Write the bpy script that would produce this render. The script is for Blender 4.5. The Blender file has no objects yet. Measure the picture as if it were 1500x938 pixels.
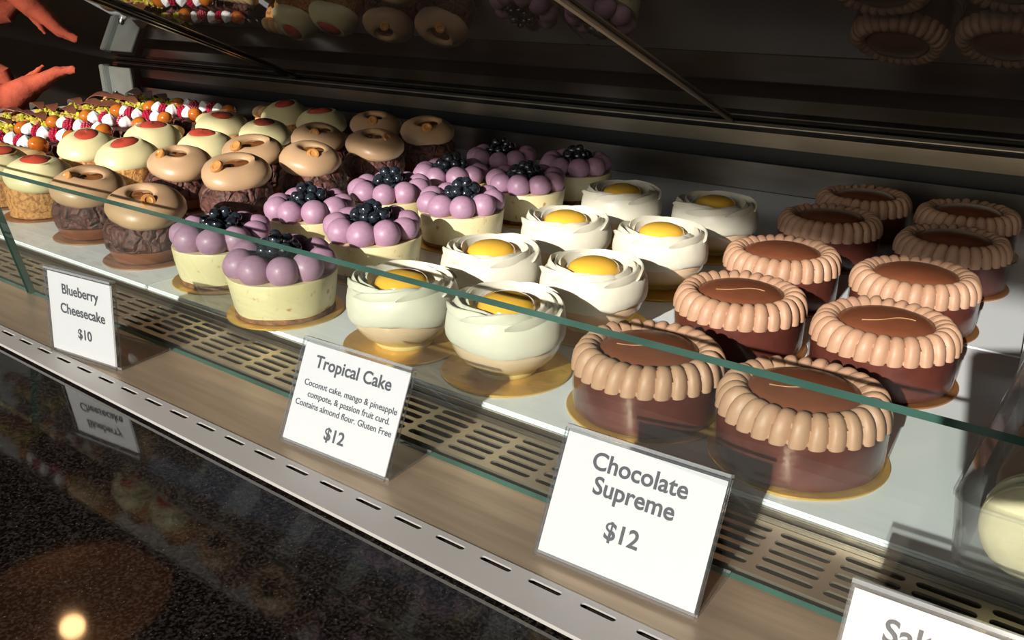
import bpy, bmesh, math, random
from mathutils import Vector, Matrix, noise
PI = math.pi
R = math.radians
S = bpy.context.scene
COL = S.collection
random.seed(7)

# ------------------------------------------------------------------ camera
cam_d = bpy.data.cameras.new('camera'); cam = bpy.data.objects.new('camera', cam_d); COL.objects.link(cam)
cam_d.sensor_width = 36.0; cam_d.lens = 36.0 * 1304.6 / 1500.0; cam_d.clip_start = 0.01; cam_d.clip_end = 60
CR = Vector((0.797, 0.604, -0.002)); CU = Vector((-0.218, 0.290, 0.932)); CW = Vector((-0.564, 0.742, -0.362))
CW.normalize(); CR = (CR - CR.dot(CW) * CW).normalized(); CU = CR.cross(CW)
CP = Vector((0.610, -0.386, 0.265))
cam.matrix_world = Matrix(((CR.x, CU.x, -CW.x, CP.x), (CR.y, CU.y, -CW.y, CP.y), (CR.z, CU.z, -CW.z, CP.z), (0, 0, 0, 1)))
S.camera = cam

# ------------------------------------------------------------------ world, sun, exposure
w = bpy.data.worlds.new('sky'); S.world = w; w.use_nodes = True
nt = w.node_tree; nt.nodes.clear()
wo = nt.nodes.new('ShaderNodeOutputWorld'); wb = nt.nodes.new('ShaderNodeBackground'); ws = nt.nodes.new('ShaderNodeTexSky')
ws.sky_type = 'NISHITA'; ws.sun_disc = False; ws.sun_elevation = R(22); ws.sun_rotation = R(174)
wb.inputs['Strength'].default_value = 0.10
nt.links.new(ws.outputs[0], wb.inputs[0]); nt.links.new(wb.outputs[0], wo.inputs[0])
SUN_DIR = Vector((-0.11, 1.0, -0.40)).normalized()
sd = bpy.data.lights.new('sun', 'SUN'); sd.energy = 5.0; sd.angle = R(0.53); sd.color = (1.0, 0.955, 0.87)
sun = bpy.data.objects.new('sun', sd); COL.objects.link(sun)
sun.rotation_euler = SUN_DIR.to_track_quat('-Z', 'Y').to_euler(); sun.location = (0.5, -6, 3)
S.view_settings.view_transform = 'Standard'; S.view_settings.look = 'None'
S.view_settings.exposure = 0.35; S.view_settings.gamma = 1.0; S.view_settings.use_curve_mapping = False
try:
    S.cycles.max_bounces = 10; S.cycles.transparent_max_bounces = 24; S.cycles.use_denoising = True
    S.cycles.caustics_reflective = False; S.cycles.caustics_refractive = False
except Exception:
    pass

# ------------------------------------------------------------------ materials
def mat(name, col, rough=0.5, metal=0.0, spec=0.5, coat=0.0, sss=0.0, sss_col=None, var=0.0, vscale=60.0,
        bump=0.0, bscale=200.0, emit=None, es=0.0, col2=None, sheen=0.0, stretch=None, detail=4.0, lo=0.35, hi=0.65):
    m = bpy.data.materials.new(name); m.use_nodes = True
    n = m.node_tree.nodes; l = m.node_tree.links; b = n['Principled BSDF']
    c = (*col, 1.0)
    b.inputs['Base Color'].default_value = c; b.inputs['Roughness'].default_value = rough
    b.inputs['Metallic'].default_value = metal; b.inputs['Specular IOR Level'].default_value = spec
    b.inputs['Coat Weight'].default_value = coat; b.inputs['Coat Roughness'].default_value = 0.08
    if sss:
        b.inputs['Subsurface Weight'].default_value = sss; b.inputs['Subsurface Radius'].default_value = (1, .7, .45)
        b.inputs['Subsurface Scale'].default_value = 0.004
    if emit: b.inputs['Emission Color'].default_value = (*emit, 1); b.inputs['Emission Strength'].default_value = es
    if var or col2 or bump:
        tc = n.new('ShaderNodeTexCoord'); src = tc.outputs['Object']
        if stretch:
            mp = n.new('ShaderNodeMapping'); mp.inputs['Scale'].default_value = stretch; l.new(src, mp.inputs[0]); src = mp.outputs[0]
    if var or col2:
        t = n.new('ShaderNodeTexNoise'); t.inputs['Scale'].default_value = vscale; t.inputs['Detail'].default_value = detail
        l.new(src, t.inputs['Vector']); r = n.new('ShaderNodeValToRGB')
        r.color_ramp.elements[0].position = lo; r.color_ramp.elements[1].position = hi
        c2 = col2 if col2 else tuple(max(0, x * (1 - var)) for x in col)
        r.color_ramp.elements[0].color = (*c2, 1); r.color_ramp.elements[1].color = c
        l.new(t.outputs[0], r.inputs[0]); l.new(r.outputs[0], b.inputs['Base Color'])
    if bump:
        t2 = n.new('ShaderNodeTexNoise'); t2.inputs['Scale'].default_value = bscale; t2.inputs['Detail'].default_value = 5
        l.new(src, t2.inputs['Vector']); bp = n.new('ShaderNodeBump'); bp.inputs['Strength'].default_value = bump
        bp.inputs['Distance'].default_value = 0.002; l.new(t2.outputs[0], bp.inputs['Height']); l.new(bp.outputs[0], b.inputs['Normal'])
    return m

def clear_mat(name, tint=(0.94, 0.97, 0.95), refl=1.0, rough=0.0, ior=1.5, haze=0.0, hcol=(.8, .8, .8)):
    """see-through sheet: fresnel mix of transparent and glossy, optional share of milky diffuse"""
    m = bpy.data.materials.new(name); m.use_nodes = True
    n = m.node_tree.nodes; l = m.node_tree.links; n.clear()
    o = n.new('ShaderNodeOutputMaterial'); mx = n.new('ShaderNodeMixShader'); t = n.new('ShaderNodeBsdfTransparent')
    g = n.new('ShaderNodeBsdfGlossy'); f = n.new('ShaderNodeFresnel')
    gm = n.new('ShaderNodeNewGeometry'); mr = n.new('ShaderNodeMapRange')      # same reflectance on both faces of the sheet
    mr.inputs['To Min'].default_value = ior; mr.inputs['To Max'].default_value = 1.0 / ior
    l.new(gm.outputs['Backfacing'], mr.inputs['Value']); l.new(mr.outputs[0], f.inputs['IOR']); t.inputs[0].default_value = (*tint, 1); g.inputs['Roughness'].default_value = rough
    g.inputs[0].default_value = (refl, refl, refl, 1)
    l.new(f.outputs[0], mx.inputs[0]); l.new(t.outputs[0], mx.inputs[1]); l.new(g.outputs[0], mx.inputs[2])
    if haze:
        d = n.new('ShaderNodeBsdfDiffuse'); d.inputs[0].default_value = (*hcol, 1)
        m2 = n.new('ShaderNodeMixShader'); m2.inputs[0].default_value = haze
        l.new(mx.outputs[0], m2.inputs[1]); l.new(d.outputs[0], m2.inputs[2]); l.new(m2.outputs[0], o.inputs[0])
    else:
        l.new(mx.outputs[0], o.inputs[0])
    return m

M = {}
M['shelf'] = mat('white_shelf', (0.86, 0.90, 0.93), 0.22, spec=0.5, var=0.03, vscale=12)
M['steel'] = mat('brushed_steel', (0.50, 0.46, 0.41), 0.30, 1.0, var=0.12, vscale=30, stretch=(1, 40, 40))
M['grille'] = mat('grille_steel', (0.60, 0.51, 0.41), 0.40, .9, var=0.12, vscale=18)
M['ledge'] = mat('ledge_steel', (0.62, 0.48, 0.35), 0.38, 0.75, var=0.22, vscale=9, stretch=(1, 14, 1), bump=.05, bscale=90)
M['strip'] = mat('vent_strip_grey', (0.47, 0.45, 0.44), 0.42, 0.25, var=0.05, vscale=20)
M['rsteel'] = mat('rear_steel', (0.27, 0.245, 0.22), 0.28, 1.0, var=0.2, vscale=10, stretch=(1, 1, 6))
M['black'] = mat('black_plastic', (0.008, 0.009, 0.012), 0.35)
M['duct'] = mat('duct_black', (0.006, 0.006, 0.006), 0.7)
M['rail'] = mat('dark_rail', (0.02, 0.02, 0.024), 0.18, 0.6)
M['endwhite'] = mat('white_frame', (0.62, 0.68, 0.66), 0.4, var=0.15, vscale=25)
M['chrome'] = mat('chrome', (0.8, 0.8, 0.8), 0.08, 1.0)
def dark_glass():
    m = bpy.data.materials.new('dark_tinted_glass'); m.use_nodes = True
    n = m.node_tree.nodes; l = m.node_tree.links; n.clear()
    o = n.new('ShaderNodeOutputMaterial'); mx = n.new('ShaderNodeMixShader'); d = n.new('ShaderNodeBsdfDiffuse'); g = n.new('ShaderNodeBsdfGlossy'); f = n.new('ShaderNodeFresnel')
    d.inputs[0].default_value = (.050, .040, .036, 1); g.inputs['Roughness'].default_value = .015; f.inputs['IOR'].default_value = 3.2
    l.new(f.outputs[0], mx.inputs[0]); l.new(d.outputs[0], mx.inputs[1]); l.new(g.outputs[0], mx.inputs[2]); l.new(mx.outputs[0], o.inputs[0]); return m
M['door'] = dark_glass()
M['glass'] = clear_mat('case_glass', (0.945, 0.97, 0.955), ior=1.45, haze=0.006)
M['glass_edge'] = mat('green_glass_edge', (0.075, 0.19, 0.155), 0.12, spec=.6, coat=.5, var=.3, vscale=25, stretch=(1, 1, 1))
M['acrylic'] = clear_mat('acrylic', (0.955, 0.955, 0.955), ior=1.49)
M['acrylic_edge'] = clear_mat('acrylic_edge', (0.62, 0.62, 0.62), rough=.1, ior=1.6, haze=.25, hcol=(.62, .64, .66))
M['card'] = mat('white_card', (0.56, 0.58, 0.60), 0.7, spec=.1)
M['ink'] = mat('grey_print', (0.075, 0.075, 0.08), 0.8, spec=.0)
M['gold'] = mat('gold_foil', (0.88, 0.56, 0.14), 0.38, .70, bump=0.6, bscale=90)
M['bronze'] = mat('brown_foil', (0.46, 0.21, 0.08), 0.38, 0.6, bump=0.5, bscale=90)
M['choc'] = mat('chocolate_glaze', (0.125, 0.034, 0.024), 0.30, spec=.4, coat=0.2, var=0.35, vscale=60, bump=0.1, bscale=120)
M['choc_disc'] = mat('chocolate_disc', (0.21, 0.067, 0.032), 0.30, spec=.22, coat=.0, var=0.12, vscale=70)
M['mocha'] = mat('mocha_cream', (0.475, 0.275, 0.175), 0.5, sss=.15, var=0.06, vscale=300, bump=0.05, bscale=600)
M['line'] = mat('pale_drizzle', (0.45, 0.25, 0.12), 0.4)
M['wrap'] = clear_mat('clear_film', (0.98, 0.98, 0.98), ior=1.22, rough=.03)
M['coco'] = mat('coconut_cream', (0.71, 0.675, 0.56), 0.45, sss=.2, var=0.04, vscale=80, bump=.06, bscale=200)
M['cup'] = mat('passion_mousse', (0.80, 0.60, 0.36), 0.16, sss=.25, coat=.5, col2=(0.82, 0.68, 0.36), vscale=26, stretch=(1, 1, 2.2), lo=.4, hi=.6)
M['yolk'] = mat('passion_gel', (0.88, 0.50, 0.055), 0.14, sss=.2, coat=.4)
M['cheese'] = mat('cheesecake_cream', (0.74, 0.65, 0.37), 0.42, sss=.15, col2=(0.50, 0.27, 0.08), vscale=120, lo=.30, hi=.38, detail=5, bump=.12, bscale=220, coat=.25)
M['crust'] = mat('biscuit_crust', (0.36, 0.15, 0.05), 0.7, col2=(0.10, 0.035, 0.012), vscale=110, bump=.5, bscale=400)
M['lilac'] = mat('blueberry_cream', (0.41, 0.235, 0.345), 0.45, sss=.15, coat=.03, var=0.10, vscale=420, bump=.03, bscale=300)
M['berry'] = mat('blueberry_skin', (0.006, 0.008, 0.013), 0.14, coat=.7, col2=(0.022, 0.030, 0.045), vscale=150, lo=.4, hi=.62)
M['berry_crown'] = mat('berry_crown', (0.03, 0.035, 0.045), 0.5)
M['tan'] = mat('hazelnut_cream', (0.53, 0.335, 0.19), 0.40, sss=.12, coat=.04, var=.06, vscale=40)
M['praline'] = mat('praline_glaze', (0.22, 0.075, 0.022), 0.10, coat=.7, var=.3, vscale=50)
M['nut'] = mat('hazelnut', (0.62, 0.30, 0.085), 0.35, coat=.2, col2=(0.40, 0.16, 0.04), vscale=160)
M['brownie'] = mat('cracked_chocolate', (0.105, 0.036, 0.027), 0.6, col2=(0.022, 0.008, 0.006), vscale=130, lo=.36, hi=.50, bump=1.0, bscale=170)
M['tart'] = mat('brown_tart_shell', (0.25, 0.085, 0.038), 0.4, var=.3, vscale=60, coat=.2, bump=.2, bscale=200)
M['lemon'] = mat('pale_yellow_cream', (0.76, 0.68, 0.38), 0.40, sss=.15, coat=.08, var=.04, vscale=40)
M['choux'] = mat('golden_choux', (0.60, 0.29, 0.085), 0.7, col2=(0.33, 0.12, 0.03), vscale=220, lo=.38, hi=.55, bump=.8, bscale=300)
M['jelly'] = mat('red_jelly', (0.56, 0.075, 0.045), 0.12, coat=.6, var=.25, vscale=60)
M['rasp'] = mat('raspberry', (0.50, 0.018, 0.060), 0.34, sss=.15, var=.3, vscale=150)
M['kiss'] = mat('white_cream_kiss', (0.86, 0.86, 0.86), 0.42, sss=.15)
M['caramel'] = mat('caramel_glaze', (0.40, 0.085, 0.010), 0.07, coat=.8, col2=(0.55, 0.17, 0.02), vscale=40)
M['biscuit'] = mat('almond_biscuit', (0.74, 0.50, 0.25), 0.55, var=.15, vscale=60, bump=.15, bscale=220)
M['pist'] = mat('pistachio', (0.62, 0.52, 0.04), 0.5, col2=(0.36, 0.34, 0.03), vscale=90)
M['pist2'] = mat('almond_crumb', (0.52, 0.24, 0.10), 0.6, var=.3, vscale=90)
M['shard'] = mat('chocolate_shard', (0.17, 0.055, 0.030), 0.4, coat=.2, var=.2, vscale=60)
M['orange'] = mat('orange_fabric', (0.50, 0.085, 0.04), 0.85, var=.35, vscale=25, bump=.6, bscale=140)
M['plastic'] = clear_mat('clear_plastic', (0.97, 0.97, 0.97), ior=1.4, rough=.05, haze=.035)
M['mac_c'] = mat('cream_macaron', (0.80, 0.70, 0.46), 0.6, var=.08, vscale=90, bump=.05)
M['mac_b'] = mat('brown_macaron', (0.27, 0.145, 0.085), 0.6, var=.2, vscale=90, bump=.1)
M['filling'] = mat('dark_filling', (0.05, 0.02, 0.015), 0.5)
M['room'] = mat('brown_plaster', (0.080, 0.060, 0.050), 0.8, var=.2, vscale=2)
M['floorm'] = mat('floor_tile', (0.13, 0.11, 0.095), 0.5, var=.2, vscale=3)
M['copper'] = mat('copper_shade', (0.40, 0.25, 0.16), 0.45, 0.2, var=.2, vscale=8)
M['bulb'] = mat('bulb_glow', (1, .6, .3), 0.4, emit=(1.0, 0.55, 0.24), es=13)
M['slant_rod'] = mat('tan_rod', (0.42, 0.34, 0.27), 0.5, .2)
M['phone'] = mat('phone_body', (0.03, 0.03, 0.035), 0.3)
M['pave'] = mat('pavement', (0.20, 0.19, 0.17), 0.9, var=.2, vscale=2)

def cracks(m, sc, st):
    n = m.node_tree.nodes; l = m.node_tree.links; b = n['Principled BSDF']
    tc = n.new('ShaderNodeTexCoord'); nn = n.new('ShaderNodeTexNoise'); nn.inputs['Scale'].default_value = sc * .8
    mx = n.new('ShaderNodeMix'); mx.data_type = 'VECTOR'; mx.inputs[0].default_value = .02
    l.new(tc.outputs['Object'], nn.inputs['Vector']); l.new(tc.outputs['Object'], mx.inputs[4]); l.new(nn.outputs['Color'], mx.inputs[5])
    v = n.new('ShaderNodeTexVoronoi'); v.feature = 'DISTANCE_TO_EDGE'; v.inputs['Scale'].default_value = sc; l.new(mx.outputs[1], v.inputs['Vector'])
    r = n.new('ShaderNodeMapRange'); r.inputs['From Max'].default_value = .16; l.new(v.outputs['Distance'], r.inputs['Value'])
    old = b.inputs['Normal'].links[0].from_node
    bp = n.new('ShaderNodeBump'); bp.inputs['Strength'].default_value = st; bp.inputs['Distance'].default_value = .003
    l.new(r.outputs[0], bp.inputs['Height']); l.new(old.outputs[0], bp.inputs['Normal']); l.new(bp.outputs[0], b.inputs['Normal'])
cracks(M['brownie'], 62, .75)
def layers(m, z0, z1, lo, hi):
    n = m.node_tree.nodes; l = m.node_tree.links; b = n['Principled BSDF']
    tc = n.new('ShaderNodeTexCoord'); sp = n.new('ShaderNodeSeparateXYZ'); l.new(tc.outputs['Object'], sp.inputs[0])
    nn = n.new('ShaderNodeTexNoise'); nn.inputs['Scale'].default_value = 50; l.new(tc.outputs['Object'], nn.inputs['Vector'])
    ad = n.new('ShaderNodeMath'); ad.operation = 'MULTIPLY_ADD'; ad.inputs[1].default_value = .008; l.new(nn.outputs[0], ad.inputs[0]); l.new(sp.outputs['Z'], ad.inputs[2])
    r = n.new('ShaderNodeMapRange'); r.inputs['From Min'].default_value = z0 + .004; r.inputs['From Max'].default_value = z1 + .004; l.new(ad.outputs[0], r.inputs['Value'])
    mx = n.new('ShaderNodeMix'); mx.data_type = 'RGBA'; mx.inputs[6].default_value = (*lo, 1); mx.inputs[7].default_value = (*hi, 1)
    l.new(r.outputs[0], mx.inputs[0]); l.new(mx.outputs[2], b.inputs['Base Color'])
layers(M['cup'], .009, .014, (.80, .60, .22), (.74, .54, .36))
def granite():
    m = bpy.data.materials.new('black_granite'); m.use_nodes = True
    n = m.node_tree.nodes; l = m.node_tree.links; b = n['Principled BSDF']
    tc = n.new('ShaderNodeTexCoord')
    v = n.new('ShaderNodeTexNoise'); v.inputs['Scale'].default_value = 700; v.inputs['Detail'].default_value = 3
    r = n.new('ShaderNodeValToRGB'); e = r.color_ramp.elements
    e[0].position = .44; e[0].color = (0.0025, 0.002, 0.002, 1); e[1].position = .66; e[1].color = (0.036, 0.028, 0.025, 1)
    l.new(tc.outputs['Object'], v.inputs['Vector']); l.new(v.outputs[0], r.inputs[0])
    v2 = n.new('ShaderNodeTexVoronoi'); v2.inputs['Scale'].default_value = 240; l.new(tc.outputs['Object'], v2.inputs['Vector'])
    r2 = n.new('ShaderNodeValToRGB'); r2.color_ramp.elements[0].position = .05; r2.color_ramp.elements[0].color = (.10, .095, .09, 1)
    r2.color_ramp.elements[1].position = .11; r2.color_ramp.elements[1].color = (0, 0, 0, 1); l.new(v2.outputs['Distance'], r2.inputs[0])
    mx = n.new('ShaderNodeMix'); mx.data_type = 'RGBA'; mx.blend_type = 'ADD'; mx.inputs[0].default_value = 1.0
    l.new(r.outputs[0], mx.inputs[6]); l.new(r2.outputs[0], mx.inputs[7]); l.new(mx.outputs[2], b.inputs['Base Color'])
    b.inputs['Roughness'].default_value = 0.05; b.inputs['Specular IOR Level'].default_value = 1.0; b.inputs['Coat Weight'].default_value = .3; b.inputs['Coat IOR'].default_value = 1.6; b.inputs['Coat Roughness'].default_value = 0.04
    return m
M['granite'] = granite()

# ------------------------------------------------------------------ helpers
def link(name, bm, m, parent=None, smooth=True, loc=None):
    me = bpy.data.meshes.new(name)
    bmesh.ops.recalc_face_normals(bm, faces=bm.faces)
    bm.to_mesh(me); bm.free()
    for mm in (m if isinstance(m, (list, tuple)) else [m]): me.materials.append(M[mm])
    if smooth:
        for p in me.polygons: p.use_smooth = True
        try: me.set_sharp_from_angle(angle=R(42))
        except Exception: pass
    o = bpy.data.objects.new(name, me); COL.objects.link(o)
    if parent: o.parent = parent
    if loc: o.location = loc
    return o
def part(name, me, parent, loc=(0, 0, 0), rot=(0, 0, 0), sc=(1, 1, 1)):
    o = bpy.data.objects.new(name, me); COL.objects.link(o); o.parent = parent
    o.location = loc; o.rotation_euler = rot; o.scale = sc
    return o
def thing(name, label, cat, loc=(0, 0, 0), rz=0.0, group=None):
    o = bpy.data.objects.new(name, None); COL.objects.link(o); o.empty_display_size = 0.01
    o.location = loc; o.rotation_euler = (0, 0, rz); o['label'] = label; o['category'] = cat
    if group: o['group'] = group
    return o
def dup(root, loc, rz, label):
    r = root.copy(); COL.objects.link(r); r.location = loc; r.rotation_euler = (0, 0, rz); r['label'] = label
    for ch in list(root.children):
        c = ch.copy(); COL.objects.link(c); c.parent = r
        for g in list(ch.children):
            d = g.copy(); COL.objects.link(d); d.parent = c
    return r
def struct(name, bm, m, smooth=False):
    o = link(name, bm, m, None, smooth); o['kind'] = 'structure'; return o
def box(bm, x0, x1, y0, y1, z0, z1, mi=0):
    v = [bm.verts.new((x, y, z)) for z in (z0, z1) for y in (y0, y1) for x in (x0, x1)]
    for f in ((0, 2, 3, 1), (4, 5, 7, 6), (0, 1, 5, 4), (2, 6, 7, 3), (0, 4, 6, 2), (1, 3, 7, 5)):
        fc = bm.faces.new([v[i] for i in f]); fc.material_index = mi
    return v
def bx(name, b, m, parent=None, smooth=False, bevel=0.0):
    bm = bmesh.new(); box(bm, *b)
    if bevel: bmesh.ops.bevel(bm, geom=list(bm.edges), offset=bevel, segments=2, affect='EDGES')
    return link(name, bm, m, parent, smooth or bevel > 0)
def lathe(bm, prof, n=48, fn=None, cap0=True, cap1=True, mi=0, cx=0, cy=0):
    rings = []
    for i, (r, z) in enumerate(prof):
        ring = []
        for k in range(n):
            a = 2 * PI * k / n
            p = Vector((r * math.cos(a), r * math.sin(a), z))
            if fn: p = fn(p, a, i / (len(prof) - 1))
            ring.append(bm.verts.new((p.x + cx, p.y + cy, p.z)))
        rings.append(ring)
    for i in range(len(rings) - 1):
        for k in range(n):
            f = bm.faces.new((rings[i][k], rings[i][(k + 1) % n], rings[i + 1][(k + 1) % n], rings[i + 1][k])); f.material_index = mi
    if cap0: bm.faces.new(rings[0][::-1]).material_index = mi
    if cap1: bm.faces.new(rings[-1]).material_index = mi
    return rings
def ball(bm, c, r, u=16, v=10, sc=(1, 1, 1), fn=None):
    g = bmesh.ops.create_uvsphere(bm, u_segments=u, v_segments=v, radius=r)
    for vt in g['verts']:
        p = vt.co.copy()
        if fn: p = fn(p)
        vt.co = Vector((p.x * sc[0] + c[0], p.y * sc[1] + c[1], p.z * sc[2] + c[2]))
def tube(bm, pts, r, n=8, mi=0, caps=True):
    rings = []
    for i, p in enumerate(pts):
        p = Vector(p); a = Vector(pts[max(i - 1, 0)]); b = Vector(pts[min(i + 1, len(pts) - 1)])
        t = (b - a).normalized(); s = t.cross(Vector((0, 0, 1)))
        if s.length < 1e-4: s = t.cross(Vector((1, 0, 0)))
        s.normalize(); q = s.cross(t); rr = r[i] if isinstance(r, (list, tuple)) else r
        rings.append([bm.verts.new(p + rr * (math.cos(2 * PI * k / n) * s + math.sin(2 * PI * k / n) * q)) for k in range(n)])
    for i in range(len(rings) - 1):
        for k in range(n):
            bm.faces.new((rings[i][k], rings[i][(k + 1) % n], rings[i + 1][(k + 1) % n], rings[i + 1][k])).material_index = mi
    if caps: bm.faces.new(rings[0][::-1]); bm.faces.new(rings[-1])
def nz(p, s, o=0.0): return noise.noise(Vector((p[0] * s + o, p[1] * s - o, p[2] * s + 2 * o)))
def mesh_of(name, bm, m):
    o = link(name, bm, m); me = o.data; bpy.data.objects.remove(o); return me

ZS = 0.008            # shelf top
ZG = -0.0035          # granite top

# ------------------------------------------------------------------ the room around
FZ = -0.80; YW = -3.0; CZ = 2.1
bm = bmesh.new(); box(bm, -4.2, 4.2, YW, 2.4, FZ - .05, FZ); struct('floor', bm, 'floorm')
bm = bmesh.new(); box(bm, -4.2, 4.2, YW, 2.4, CZ, CZ + .05); struct('ceiling', bm, 'room')
bm = bmesh.new(); box(bm, -4.25, -4.2, YW, 2.4, FZ, CZ); struct('wall_left', bm, 'room')
bm = bmesh.new(); box(bm, 4.2, 4.25, YW, 2.4, FZ, CZ); struct('wall_right', bm, 'room')
bm = bmesh.new(); box(bm, -4.2, 4.2, 2.4, 2.45, FZ, CZ); struct('wall_back', bm, 'room')
WT = 1.408            # window head: its shadow ends the sunlit part of the shelf
YF = lambda x: YW - 0.10 * (x - 0.8)          # the window wall stands slightly askew to the case
bm = bmesh.new()
def wallbox(x0, x1, z0, z1):
    v = [bm.verts.new((x, YF(x) - t, z)) for z in (z0, z1) for t in (.05, 0) for x in (x0, x1)]
    for f in ((0, 2, 3, 1), (4, 5, 7, 6), (0, 1, 5, 4), (2, 6, 7, 3), (0, 4, 6, 2), (1, 3, 7, 5)): bm.faces.new([v[i] for i in f])
wallbox(-.20, 4.2, WT, CZ); wallbox(-4.2, -.20, WT + .13, CZ); wallbox(-4.2, 4.2, FZ, FZ + .35); wallbox(-4.2, -3.2, FZ + .35, WT); wallbox(3.2, 4.2, FZ + .35, WT)
struct('wall_front', bm, 'room')
bm = bmesh.new(); box(bm, -30, 30, -40, YW - .6, FZ - .1, FZ - .02); struct('street_pavement', bm, 'pave')  # unseen street pavement outside the window

# ------------------------------------------------------------------ display case
X0, X1 = -1.30, 1.10
case = thing('display_case', 'long steel pastry display case with white shelf and slotted air grille', 'display case', (0, 0, 0))
front = thing('front_glass', 'low leaning front glass with green edge before the pastries', 'glass panel')
rear = thing('rear_frame', 'dark and steel rear rails with white end post behind the pastries', 'frame')
topl = thing('tinted_lid', 'dark tinted glass lid raked over the pastries and mirroring them', 'lid')
C_ = lambda n, b, m, bev=0.0: bx(n, b, m, case, bevel=bev)
RR_ = lambda n, b, m, bev=0.0: bx(n, b, m, rear, bevel=bev)
TT_ = lambda n, b, m, bev=0.0: bx(n, b, m, topl, bevel=bev)
# shelf of white panels
YB = 0.688
for (y0, y1) in ((0.0125, 0.2985), (0.3, YB)):
    for (a, b) in ((X0, -0.702), (-0.70, -0.102), (-0.10, X1)):
        C_('shelf_panel', (a, b, y0, y1, ZS - .005, ZS), 'shelf', .0012)
# stepped trim in front of shelf
C_('shelf_trim', (X0, X1, 0.0092, 0.0120, -.010, .0055), 'steel', .0006)
C_('shelf_trim', (X0, X1, 0.0058, 0.0080, -.010, .0025), 'steel', .0006)
# air grille with slots
PW = 0.0325; PH = 0.2442 * PW; SL = 0.8614 * PW; SR = 0.00235
def grille():
    bm = bmesh.new(); T = 0.0012
    nx0, nx1 = int(math.floor(X0 / PW)) + 1, int(X1 / PW) - 1
    for c in range(nx0, nx1):
        for r in range(5):
            cx = c * PW + SL / 2; cy = -r * PH
            hx, hy = PW / 2, PH / 2; ax = SL / 2 - SR
            ins, outs = [], []
            for sgn in (1, -1):
                ca = math.atan2(hy, hx - ax)
                angs = [-PI / 2, -ca * 1.0 - .45, -ca, -.22, .22, ca, ca + .45, PI / 2]
                angs = sorted(set(round(a, 5) for a in angs))
                for a in angs:
                    dx, dy = math.cos(a), math.sin(a)
                    t = min((hx - ax) / dx if dx > 1e-6 else 1e9, hy / abs(dy) if abs(dy) > 1e-6 else 1e9)
                    ins.append((cx + sgn * (ax + SR * dx), cy + sgn * SR * dy)); outs.append((cx + sgn * (ax + t * dx), cy + sgn * t * dy))
            n = len(ins)
            vi = [bm.verts.new((x, y, 0)) for x, y in ins]; vo = [bm.verts.new((x, y, 0)) for x, y in outs]
            vd = [bm.verts.new((x, y, -T)) for x, y in ins]
            for k in range(n):
                j = (k + 1) % n
                bm.faces.new((vo[k], vo[j], vi[j], vi[k])); bm.faces.new((vi[k], vi[j], vd[j], vd[k]))
    xa, xb = nx0 * PW + SL / 2 - PW / 2, (nx1 - 1) * PW + SL / 2 + PW / 2
    for y0, y1 in ((PH / 2, .0055), (-.0388, -4.5 * PH)):
        bm.faces.new([bm.verts.new(p) for p in ((xa, y0, 0), (xb, y0, 0), (xb, y1, 0), (xa, y1, 0))])
    bm.faces.new([bm.verts.new(p) for p in ((xa, -.0388, 0), (xb, -.0388, 0), (xb, -.0388, -.006), (xa, -.0388, -.006))])
    link('air_grille', bm, 'grille', case, smooth=False)
grille()
C_('air_duct', (X0, X1, -.0415, 0.0056, -.034, -.030), 'duct')
C_('duct_lip', (X0, X1, -.0012, 0.0030, -.016, -.0125), 'shelf')
C_('duct_wall', (X0, X1, 0.0121, 0.0128, -.034, .002), 'duct')
C_('glass_channel', (X0, X1, -.0445, -.0415, -.034, -.0015), 'steel', .0004)
# flat steel ledge and slotted strip
C_('front_ledge', (X0, X1, -.1016, -.0446, -.006, 0.0), 'ledge', .0004)
def strip():
    # slot pitch from the photo; the strip's front edge runs very slightly askew
    bm = bmesh.new(); yb = -0.1018; z = 0.0006
    sp = STRIP_P; s0 = STRIP_0; sl = sp * 0.64; sr = .0016; yc = -.1068
    yl = lambda x: -0.1222 - 0.0110 * (x - 0.1)
    k0 = int((X0 - s0) / sp) + 1; k1 = int((X1 - s0) / sp) - 1
    for k in range(k0, k1):
        cx = s0 + k * sp + sl / 2; hx = sp / 2; ax = sl / 2 - sr; top = yb; bot = yc - .0050; hy = .0050
        ins, outs = [], []
        for sgn in (1, -1):
            ca = math.atan2(hy, hx - ax)
            for a in (-PI / 2, -ca - .4, -ca, 0, ca, ca + .4, PI / 2):
                dx, dy = math.cos(a), math.sin(a)
                t = min((hx - ax) / dx if dx > 1e-6 else 1e9, hy / abs(dy) if abs(dy) > 1e-6 else 1e9)
                ins.append((cx + sgn * (ax + sr * dx), yc + sgn * sr * dy)); outs.append((cx + sgn * (ax + t * dx), yc + sgn * t * dy))
        vi = [bm.verts.new((x, y, z)) for x, y in ins]; vo = [bm.verts.new((x, y, z)) for x, y in outs]; vd = [bm.verts.new((x, y, z - .001)) for x, y in ins]
        n = len(ins)
        for i in range(n):
            j = (i + 1) % n
            bm.faces.new((vo[i], vo[j], vi[j], vi[i])); bm.faces.new((vi[i], vi[j], vd[j], vd[i]))
        xa, xb = cx - hx, cx + hx
        bm.faces.new([bm.verts.new(p) for p in ((xa, bot, z), (xb, bot, z), (xb, yl(xb), z), (xa, yl(xa), z))])
        bm.faces.new([bm.verts.new(p) for p in ((xa, yl(xa), z), (xb, yl(xb), z), (xb, yl(xb), -.0016), (xa, yl(xa), -.0016))])
    link('vent_strip', bm, 'strip', case, smooth=False)
STRIP_P, STRIP_0 = 0.0289, -0.1130
strip()
# carcass below
C_('case_body', (X0, X1, -.115, .90, FZ, -.040), 'black')
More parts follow.
